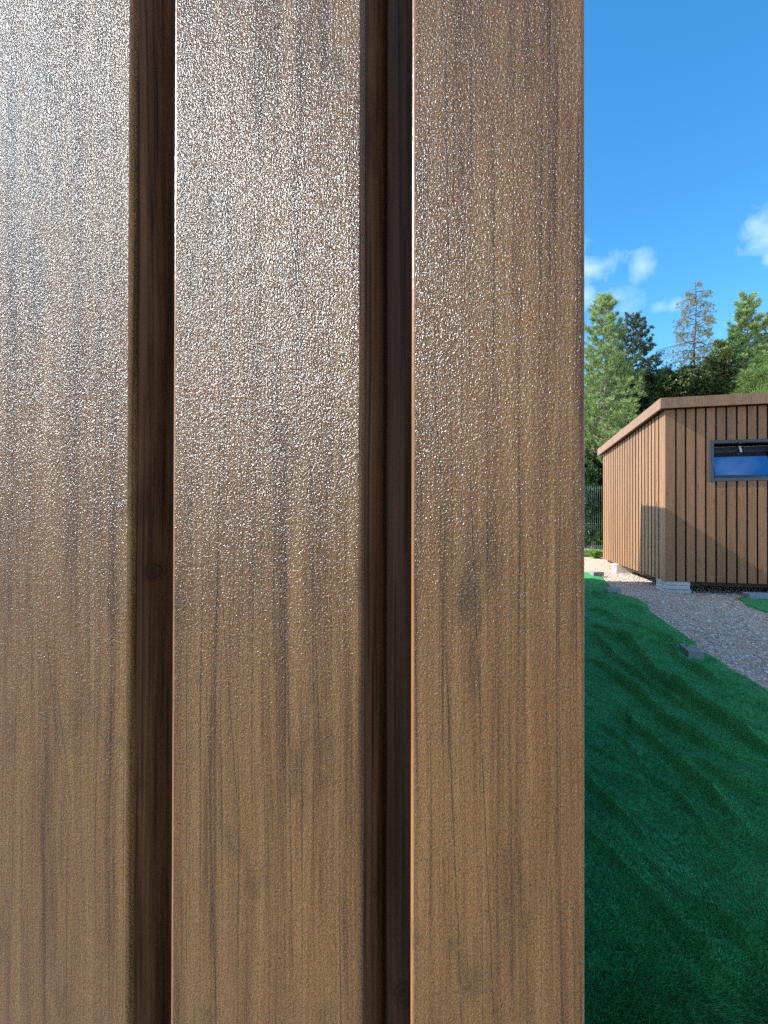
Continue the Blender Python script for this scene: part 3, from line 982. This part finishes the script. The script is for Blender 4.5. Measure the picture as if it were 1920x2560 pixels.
# trace the shadow seen on the far cabin's side wall back along the sun to the roof edge
W1 = on_plane(1605, 1264, FC, -tf); W2 = on_plane(1663, 1271.5, FC, -tf)
sn = Vector((SIDE.y, -SIDE.x, 0))                # normal of the near cabin's side wall, pointing right
e0 = nc1 + sn * .02
def back(W):
    k_ = (W - e0).dot(sn) / SUN.dot(sn)
    return W - SUN * k_
E1, E2 = back(W1), back(W2)
sl = (E1.z - E2.z) / ((E1 - E2).dot(SIDE))
YE = (E1 - e0).dot(SIDE)                          # depth of the cabin along its side
def edge_h(t): return E1.z + sl * (t - YE)
t0 = -.03
LW = 4.4
def pl(t, across, z):
    """point t along the side wall, 'across' to the left of it, world z -> local"""
    base_ = e0 + SIDE * t
    return tuple(to_local(base_ - nw_t * across + Vector((0, 0, z))))
rf = MB()
TH_R = .16
rf.hexa([pl(t0, 0, edge_h(t0) - TH_R), pl(t0, LW, edge_h(t0) - TH_R), pl(YE, LW, edge_h(YE) - TH_R), pl(YE, 0, edge_h(YE) - TH_R),
         pl(t0, 0, edge_h(t0)), pl(t0, LW, edge_h(t0)), pl(YE, LW, edge_h(YE)), pl(YE, 0, edge_h(YE))])
roof_o = rf.build('roof', M_wood_far, nearcab)
# small uprights left standing on the roof edge
for (ppx, ppy, hh) in ((1606.5, 1257, .06), (1622.5, 1260, .05), (1644.5, 1262.5, .05)):
    Wp = on_plane(ppx, ppy + 6, FC, -tf); Ep = back(Wp)
    tp = (Ep - e0).dot(SIDE)
    b3 = MB(); zz = edge_h(tp)
    b3.hexa([pl(tp - .03, .001, zz), pl(tp - .03, .06, zz), pl(tp + .03, .06, zz), pl(tp + .03, .001, zz), pl(tp - .008, .001, zz + hh + .03), pl(tp - .008, .03, zz + hh + .03), pl(tp + .008, .03, zz + hh + .03), pl(tp + .008, .001, zz + hh + .03)])
    b3.build('roof_bracket', M_metal, nearcab)
# side wall with boards
sw2 = MB()
tpos = .030
while tpos < YE - .03:
    te = min(tpos + w_full, YE - .03)
    z0_, z1_ = edge_h(tpos) - TH_R + .0, edge_h(te) - TH_R
    sw2.hexa([pl(tpos, .021, ZN0), pl(tpos, .036, ZN0), pl(te, .036, ZN0), pl(te, .021, ZN0), pl(tpos, .021, z0_), pl(tpos, .036, z0_), pl(te, .036, z1_), pl(te, .021, z1_)])
    tpos = te + gapR
sw2.build('side_cladding', M_wood, nearcab)
cr = MB()
tA, tB = .028, YE - .04
cr.hexa([pl(tA, .037, ZN0 + .01), pl(tA, LW - .05, ZN0 + .01), pl(tB, LW - .05, ZN0 + .01), pl(tB, .037, ZN0 + .01),
         pl(tA, .037, edge_h(tA) - TH_R), pl(tA, LW - .05, edge_h(tA) - TH_R), pl(tB, LW - .05, edge_h(tB) - TH_R), pl(tB, .037, edge_h(tB) - TH_R)])
cr.build('wall_core', M_core, nearcab)
# head board closing the top of the front cladding
hb = MB()
hb.box(LEFT_END, UE[4] - .001, .001, .026, ZN1 + .001, edge_h(.0) - TH_R)
hb.build('head_board', M_wood, nearcab)
fr = MB(); fr.box(LEFT_END + .1, UE[4] - .04, .03, .10, .0, ZN0 + .009)
fr.build('floor_frame', plain('floor_timber_dark', (.05, .035, .025), .8), nearcab)

# ------------------------------------------------------------------ vegetation
def leaf_mat(name, stops, trans=.25, rough=.5):
    m, nt, b = new_mat(name)
    rn = nt.n('ShaderNodeNewGeometry').outputs['Random Per Island']
    cl = nt.noise(nt.obj(), 1.7, 4, .65)
    f = nt.math('ADD', nt.math('MULTIPLY', rn, .45), nt.math('MULTIPLY', cl, .55))
    col = nt.ramp(f, stops)
    nt.put(b.inputs['Base Color'], col)
    b.inputs['Roughness'].default_value = rough
    b.inputs['Specular IOR Level'].default_value = .4
    tr = nt.n('ShaderNodeBsdfTranslucent'); nt.put(tr.inputs[0], col)
    mx_ = nt.n('ShaderNodeMixShader'); mx_.inputs[0].default_value = trans
    nt.t.links.new(b.outputs[0], mx_.inputs[1]); nt.t.links.new(tr.outputs[0], mx_.inputs[2])
    nt.t.links.new(mx_.outputs[0], nt.out.inputs[0])
    return m
L_pine = leaf_mat('pine_needles', [(.2, (.05, .10, .03)), (.5, (.22, .34, .11)), (.8, (.54, .66, .28))])
L_spruce = leaf_mat('spruce_needles', [(.2, (.016, .036, .020)), (.5, (.042, .080, .040)), (.8, (.15, .20, .11))], .12)
L_larch = leaf_mat('larch_needles', [(.2, (.08, .085, .022)), (.5, (.19, .20, .055)), (.8, (.34, .32, .10))], .35)
L_olive = leaf_mat('olive_leaves', [(.2, (.035, .055, .016)), (.5, (.075, .11, .03)), (.85, (.19, .20, .05))])
L_light = leaf_mat('light_leaves', [(.2, (.08, .13, .03)), (.5, (.15, .24, .06)), (.8, (.26, .36, .12))], .35)
L_dark = leaf_mat('hedge_leaves', [(.2, (.012, .028, .012)), (.5, (.030, .065, .022)), (.85, (.11, .19, .05))])
L_grass = leaf_mat('verge_leaves', [(.2, (.07, .15, .02)), (.5, (.14, .28, .04)), (.8, (.24, .38, .08))], .35)
B_bark = plain('bark', (.13, .095, .075), .9, .2, .35, 5, .01, 30)
B_pale = plain('pale_bark', (.26, .21, .18), .9, .2, .35, 5, .01, 30)

def blades(pos, direc, ln, wd, K, spread, jit=0.0):
    """K thin triangles from each position, fanned round its direction"""
    N = len(pos)
    d = direc[:, None, :] + rng.normal(0, spread, (N, K, 3))
    d /= np.linalg.norm(d, axis=2, keepdims=True)
    p = pos[:, None, :] + rng.normal(0, jit + 1e-9, (N, K, 3))
    L_ = (ln[:, None, None] if hasattr(ln, '__len__') else ln) * rng.uniform(.6, 1.1, (N, K, 1))
    s_ = np.cross(d, rng.normal(0, 1, (N, K, 3))); s_ /= np.linalg.norm(s_, axis=2, keepdims=True) + 1e-9
    a = p + s_ * wd * .35; b_ = p - s_ * wd * .35; m1 = p + d * L_ * .55 + s_ * wd * .5; t = p + d * L_; m2 = p + d * L_ * .55 - s_ * wd * .5
    return np.stack([b_, a, m1, t, m2], 2).reshape(-1, 3)

def conifer(px, top, zd, label, cat, leaf, bark, name='pine_tree', radius=1.6, z_low=1.0, nbr=70, rise=.35, droop=0.0,
            tufts=26, tlen=.15, twid=.018, K=12, spread=.55, sparse=1.0, curve=.8, lean=0.0, group='trees beyond the fence', hang=0.0, shape=.75, tr=.11, seed=0):
    global rng
    rng = np.random.default_rng(seed + 100)
    rr = random.Random(seed)
    tip = at_y(px, top, zd)
    hgt = tip.z
    bx_ = tip.x - lean
    t = empty(name, (bx_, zd, 0), 0, label, cat, group)
    tk = MB()
    npt = 12
    trunk_pts = [(lean * (i / (npt - 1)) ** 1.5 + .06 * math.sin(i * 1.7 + seed), .05 * math.cos(i * 2.1 + seed), hgt * i / (npt - 1) * .985) for i in range(npt)]
    trunk_pts[-1] = (lean, 0, hgt * .985)
    tk.tube(trunk_pts, [max(.012, tr * (1 - i / (npt - 1) * .95)) for i in range(npt)], 7)
    def tp(z):
        f_ = z / (hgt * .985) * (npt - 1); i = min(int(f_), npt - 2); f_ -= i
        return Vector(trunk_pts[i]).lerp(Vector(trunk_pts[i + 1]), f_)
    pos = []; dr = []; sz_ = []
    for b in range(nbr):
        fz_ = (b + rr.random()) / nbr
        z = z_low + (hgt * .97 - z_low) * fz_ ** .9
        az = b * 2.39996 + rr.uniform(-.3, .3)
        rel = 1 - (z - z_low) / (hgt - z_low)
        L_ = (radius * (rel ** shape) + .12) * rr.uniform(.65, 1.12)
        if rr.random() > sparse: L_ *= rr.uniform(.4, .7)
        p0 = tp(z)
        out = Vector((math.cos(az), math.sin(az), 0))
        side_ = Vector((-out.y, out.x, 0))
        pts = []
        for i in range(7):
            s = i / 6
            hgt_ = (rise * s + (curve * .3) * s * s - droop * s ** 1.3) * L_
            pts.append(p0 + out * (L_ * s) + Vector((0, 0, hgt_)) + side_ * (.08 * L_ * math.sin(s * 3 + b)))
        tk.tube(pts, [max(.004, .022 * (1 - i / 6.5) * (.5 + L_ / 2)) for i in range(7)], 4)
        nt_ = max(3, int(tufts * L_ / radius * sparse))
        for q_ in range(nt_):
            s = .22 + .78 * rr.random() ** .7
            i = min(int(s * 6), 5); base_ = pts[i].lerp(pts[i + 1], s * 6 - i)
            sl_ = (rr.random() - .5) * 2 * .36 * L_ * (1.05 - s * .6)
            dwn = -hang * rr.random() * L_ * .55
            p = base_ + side_ * sl_ + Vector((0, 0, dwn + rr.uniform(-.04, .06) - abs(sl_) * droop * .5))
            if abs(sl_) > .1 and rr.random() < .35:
                tk.tube([base_, base_.lerp(p, .5) + Vector((0, 0, -.02)), p], [.006, .005, .003], 3)
            pos.append(p); dvec = out * .8 + side_ * (1.2 * sl_ / (L_ * .4 + .01)) + Vector((0, 0, .55 + rise * .6 - droop * 1.2 - hang * 2)); dvec.normalize()
            dr.append(dvec); sz_.append(tlen * rr.uniform(.7, 1.25))
    # leader
    for q_ in range(6):
        pos.append(tp(hgt * (.93 + .01 * q_))); dr.append(Vector((rr.uniform(-.4, .4), rr.uniform(-.4, .4), 1)).normalized()); sz_.append(tlen)
    tk.build('trunk', bark, t)
    vv = blades(np.array([tuple(p) for p in pos]), np.array([tuple(d) for d in dr]), np.array(sz_), twid, K, spread, .015)
    np_mesh('crown', vv, np.arange(len(vv)).reshape(-1, 5), leaf, t)
    return t

def bush(px, cy, zd, rx, rz_, label, cat, leaf, name='shrub', n_=3500, ll=.10, lw=.05, K=3, clumps=26, group=None, hang=0, seed=0, ry=None, stem=True):
    global rng
    rng = np.random.default_rng(seed + 500)
    c_ = at_y(px, cy, zd)
    t = empty(name, (c_.x, zd, 0), 0, label, cat, group)
    ry = ry or rx
    cl = rng.normal(0, 1, (clumps, 3)); cl /= np.linalg.norm(cl, axis=1, keepdims=True); cl *= rng.uniform(.35, .95, (clumps, 1))
    cl *= np.array([rx, ry, rz_])
    which = rng.integers(0, clumps, n_)
    off = rng.normal(0, 1, (n_, 3)); off /= np.linalg.norm(off, axis=1, keepdims=True) + 1e-9
    rad = rng.uniform(.6, 1.0, (n_, 1)) ** .5 * rng.uniform(.7, 1.1, (clumps,))[which][:, None] * min(rx, rz_) * .36
    pos = cl[which] + off * rad
    pos[:, 2] += c_.z
    pos = pos[pos[:, 2] > .03]
    d = off[:len(pos)] + np.array([0, 0, .2 - hang])
    vv = blades(pos, d, ll, lw, K, .5, .02)
    np_mesh('crown', vv, np.arange(len(vv)).reshape(-1, 5), leaf, t)
    if stem:
        tk = MB(); rr = random.Random(seed)
        zc = c_.z
        top_ = Vector((0, 0, max(.12, zc - rz_ * .35)))
        tk.tube([(0, 0, 0), (.03, .02, top_.z * .5), top_], [.02 + zc * .012, .018 + zc * .009, .012 + zc * .005], 6)
        for i in range(0, clumps, 2):
            e = Vector(cl[i]) + Vector((0, 0, zc))
            if e.z < .05: continue
            tk.tube([top_ * rr.uniform(.6, 1), top_.lerp(e, .5) + Vector((0, 0, .05)), e], [.010 + zc * .003, .008 + zc * .002, .004], 4)
        tk.build('trunk', B_bark, t)
    return t

conifer(1512, 726, 17.0, 'bright green scots pine with tufted needles rising left of the far cabin', 'pine tree', L_pine, B_pale, radius=1.95, z_low=1.9, nbr=112, rise=.45, curve=1.2, tufts=46, tlen=.18, twid=.013, K=26, spread=.6, shape=.85, seed=1)
conifer(1583, 772, 19.5, 'dark blue-green spruce with raised branch tips right of the scots pine', 'spruce tree', L_spruce, B_bark, name='spruce_tree', radius=2.7, z_low=.8, nbr=150, rise=.18, curve=1.0, tufts=90, tlen=.11, twid=.022, K=14, spread=.9, shape=.80, seed=2, tr=.14)
conifer(1738, 696, 18.0, 'sparse larch with bare trunk and thin drooping yellowish branches, tallest of the trees', 'larch tree', L_larch, B_bark, name='larch_tree', radius=2.2, z_low=3.2, nbr=84, rise=.16, droop=.32, curve=.5, tufts=95, tlen=.10, twid=.014, K=8, spread=1.0, sparse=.85, hang=.7, shape=.62, seed=3, tr=.13)
bush(1722, 1010, 16.5, 1.15, 1.35, 'rounded olive green tree crown just above the far cabin roof, in front of the larch', 'tree', L_olive, name='broadleaf_tree', n_=7000, ll=.10, lw=.045, K=3, clumps=44, group='trees beyond the fence', hang=.8, seed=4)
conifer(1874, 730, 18.0, 'slender scots pine with dense tufts standing at the right edge of the sky', 'pine tree', L_pine, B_pale, radius=1.3, z_low=3.6, nbr=74, rise=.55, curve=1.0, tufts=48, tlen=.18, twid=.013, K=26, spread=.6, shape=.72, lean=.5, seed=5)
conifer(1822, 842, 17.4, 'short yellowish green pine between the larch and the slender pine', 'pine tree', L_pine, B_bark, radius=.95, z_low=4.0, nbr=50, rise=.25, curve=.6, tufts=40, tlen=.17, twid=.022, K=15, spread=.65, shape=.45, seed=6)
conifer(1938, 788, 20.5, 'dark pine partly cut off by the right edge of the picture', 'pine tree', L_spruce, B_bark, radius=1.7, z_low=3.0, nbr=60, rise=.3, curve=.8, tufts=50, tlen=.18, twid=.024, K=14, spread=.65, shape=.45, seed=7)
bush(1652, 985, 17.0, 1.0, 1.1, 'dark leafy tree crown low between the spruce and the larch, above the roof corner', 'tree', L_dark, name='broadleaf_tree', n_=6000, ll=.11, lw=.05, clumps=40, group='trees beyond the fence', hang=.3, seed=21)
bush(1790, 965, 17.2, .8, 1.2, 'narrow olive green tree crown right of the larch trunk, above the roof', 'tree', L_olive, name='broadleaf_tree', n_=4500, ll=.10, lw=.045, clumps=34, group='trees beyond the fence', hang=.5, seed=22)
bush(1918, 1005, 15.0, 1.25, 1.05, 'light green feathery tree with drooping sprays above the right part of the far cabin roof', 'tree', L_light, name='drooping_tree', n_=9000, ll=.20, lw=.016, K=4, clumps=60, group='trees beyond the fence', hang=.5, seed=8)
bush(2000, 930, 15.4, 1.15, 1.15, 'light green feathery tree top at the far right edge beside the drooping tree', 'tree', L_light, name='drooping_tree', n_=6000, ll=.20, lw=.016, K=4, clumps=40, group='trees beyond the fence', hang=.5, seed=9)
# understorey behind the fence
bush(1480, 1240, 16.6, .85, 1.5, 'dense dark green shrub behind the wire fence, left of the far cabin', 'shrub', L_dark, n_=9000, ll=.12, lw=.06, clumps=50, group='shrubs behind the wire fence', seed=10)
bush(1580, 1230, 17.4, 1.6, 2.2, 'tall dark shrub behind the wire fence, mostly hidden by the far cabin side wall', 'shrub', L_dark, n_=9000, ll=.13, lw=.07, clumps=50, group='shrubs behind the wire fence', seed=11)
bush(1395, 1230, 18.0, 1.6, 2.4, 'dark shrub behind the fence, hidden by the corner board of the near cabin', 'shrub', L_dark, n_=7000, ll=.13, lw=.07, clumps=46, group='shrubs behind the wire fence', seed=12)
bush(1700, 1180, 20.5, 2.8, 3.6, 'dark tree mass low behind the far cabin roof, right of the spruce', 'tree', L_dark, name='broadleaf_tree', n_=9000, ll=.16, lw=.08, clumps=60, group='trees beyond the fence', seed=13)
bush(1500, 1130, 22.5, 2.4, 4.2, 'dark tree mass behind the bright green pine', 'tree', L_dark, name='broadleaf_tree', n_=11000, ll=.18, lw=.09, clumps=70, group='trees beyond the fence', seed=15)
# small spiky plant before the fence
bush(1490, 1390, 12.9, .22, .13, 'small bright green spiky plant on the gravel in front of the wire fence', 'plant', L_grass, name='spiky_plant', n_=260, ll=.16, lw=.02, K=4, clumps=9, hang=-.5, seed=14, stem=False)

# verge grass: a belt along the fence and one behind the pale track
def grass_belt(name, y0, y1, x0, x1, n_, h, label):
    global rng
    rng = np.random.default_rng(int(y0 * 10))
    p = np.stack([rng.uniform(x0, x1, n_), rng.uniform(y0, y1, n_), np.zeros(n_)], 1)
    vv = blades(p, np.tile([[0, 0, 1.]], (n_, 1)), h, .02, 4, .35, .03)
    o = np_mesh(name, vv, np.arange(len(vv)).reshape(-1, 5), L_grass)
    return tag(o, label, 'grass', kind='stuff')
grass_belt('grass', 13.3, 14.9, 4, 13, 9000, .11, 'bright green grass growing along the foot of the wire fence')
grass_belt('grass', 19.3, 23.0, 5, 19, 16000, .34, 'sunlit green grass beyond the pale track')
tk = MB(); tk.add([(-40, 15.3, .004), (60, 15.3, .004), (60, 19.4, .004), (-40, 19.4, .004)], [(0, 1, 2, 3)])
tag(tk.build('track', plain('pale_track', (.70, .60, .44), .9, .2, .2, 3, .01, 60)), kind='structure')

# ------------------------------------------------------------------ welded wire fence
M_wire = plain('green_wire', (.14, .25, .20), .35, .6, .1)
FY = 14.0
def fence_panel(x0, x1):
    mb = MB()
    n_ = int((x1 - x0) / .062)
    for i in range(n_ + 1):
        x = x0 + (x1 - x0) * i / n_
        zz = [.05, .16, .19, .22, .90, .93, .96, 1.99, 2.02, 2.05, 2.12]
        yy = [0, 0, -.035, 0, 0, -.035, 0, 0, -.035, 0, 0]
        mb.tube([(x, y, z) for y, z in zip(yy, zz)], [.0034, .004, .006, .004, .0034, .007, .0034, .0034, .007, .0034, .0034], 4)
    for z in (.16, .22, .90, .96, 1.99, 2.05):
        mb.tube([(x0, .006, z), (x1, .006, z)], .0018, 4)
    return mb
fence = empty('wire_fence', (0, FY, 0), 0, 'tall green welded wire mesh fence in front of the dark shrubs', 'fence')
PW = 2.5
x = 2.9
for i in range(5):
    a, b_ = x + i * PW + .03, x + (i + 1) * PW - .03
    fence_panel(a, b_).build('mesh_panel', M_wire, fence)
for i in range(6):
    mb = MB(); xx = x + i * PW
    mb.box(xx - .025, xx + .025, .010, .060, 0, 2.2); mb.box(xx - .028, xx + .028, .007, .063, 2.201, 2.215)
    mb.build('post', M_wire, fence)
print('near roof heights', edge_h(0), edge_h(YE), 'YE', YE, 'slope', sl, 'UE', UE, 'E1', E1, 'ZB', ZB, 'ZT', ZT, 'SL', SL, 'pitch', pitch)
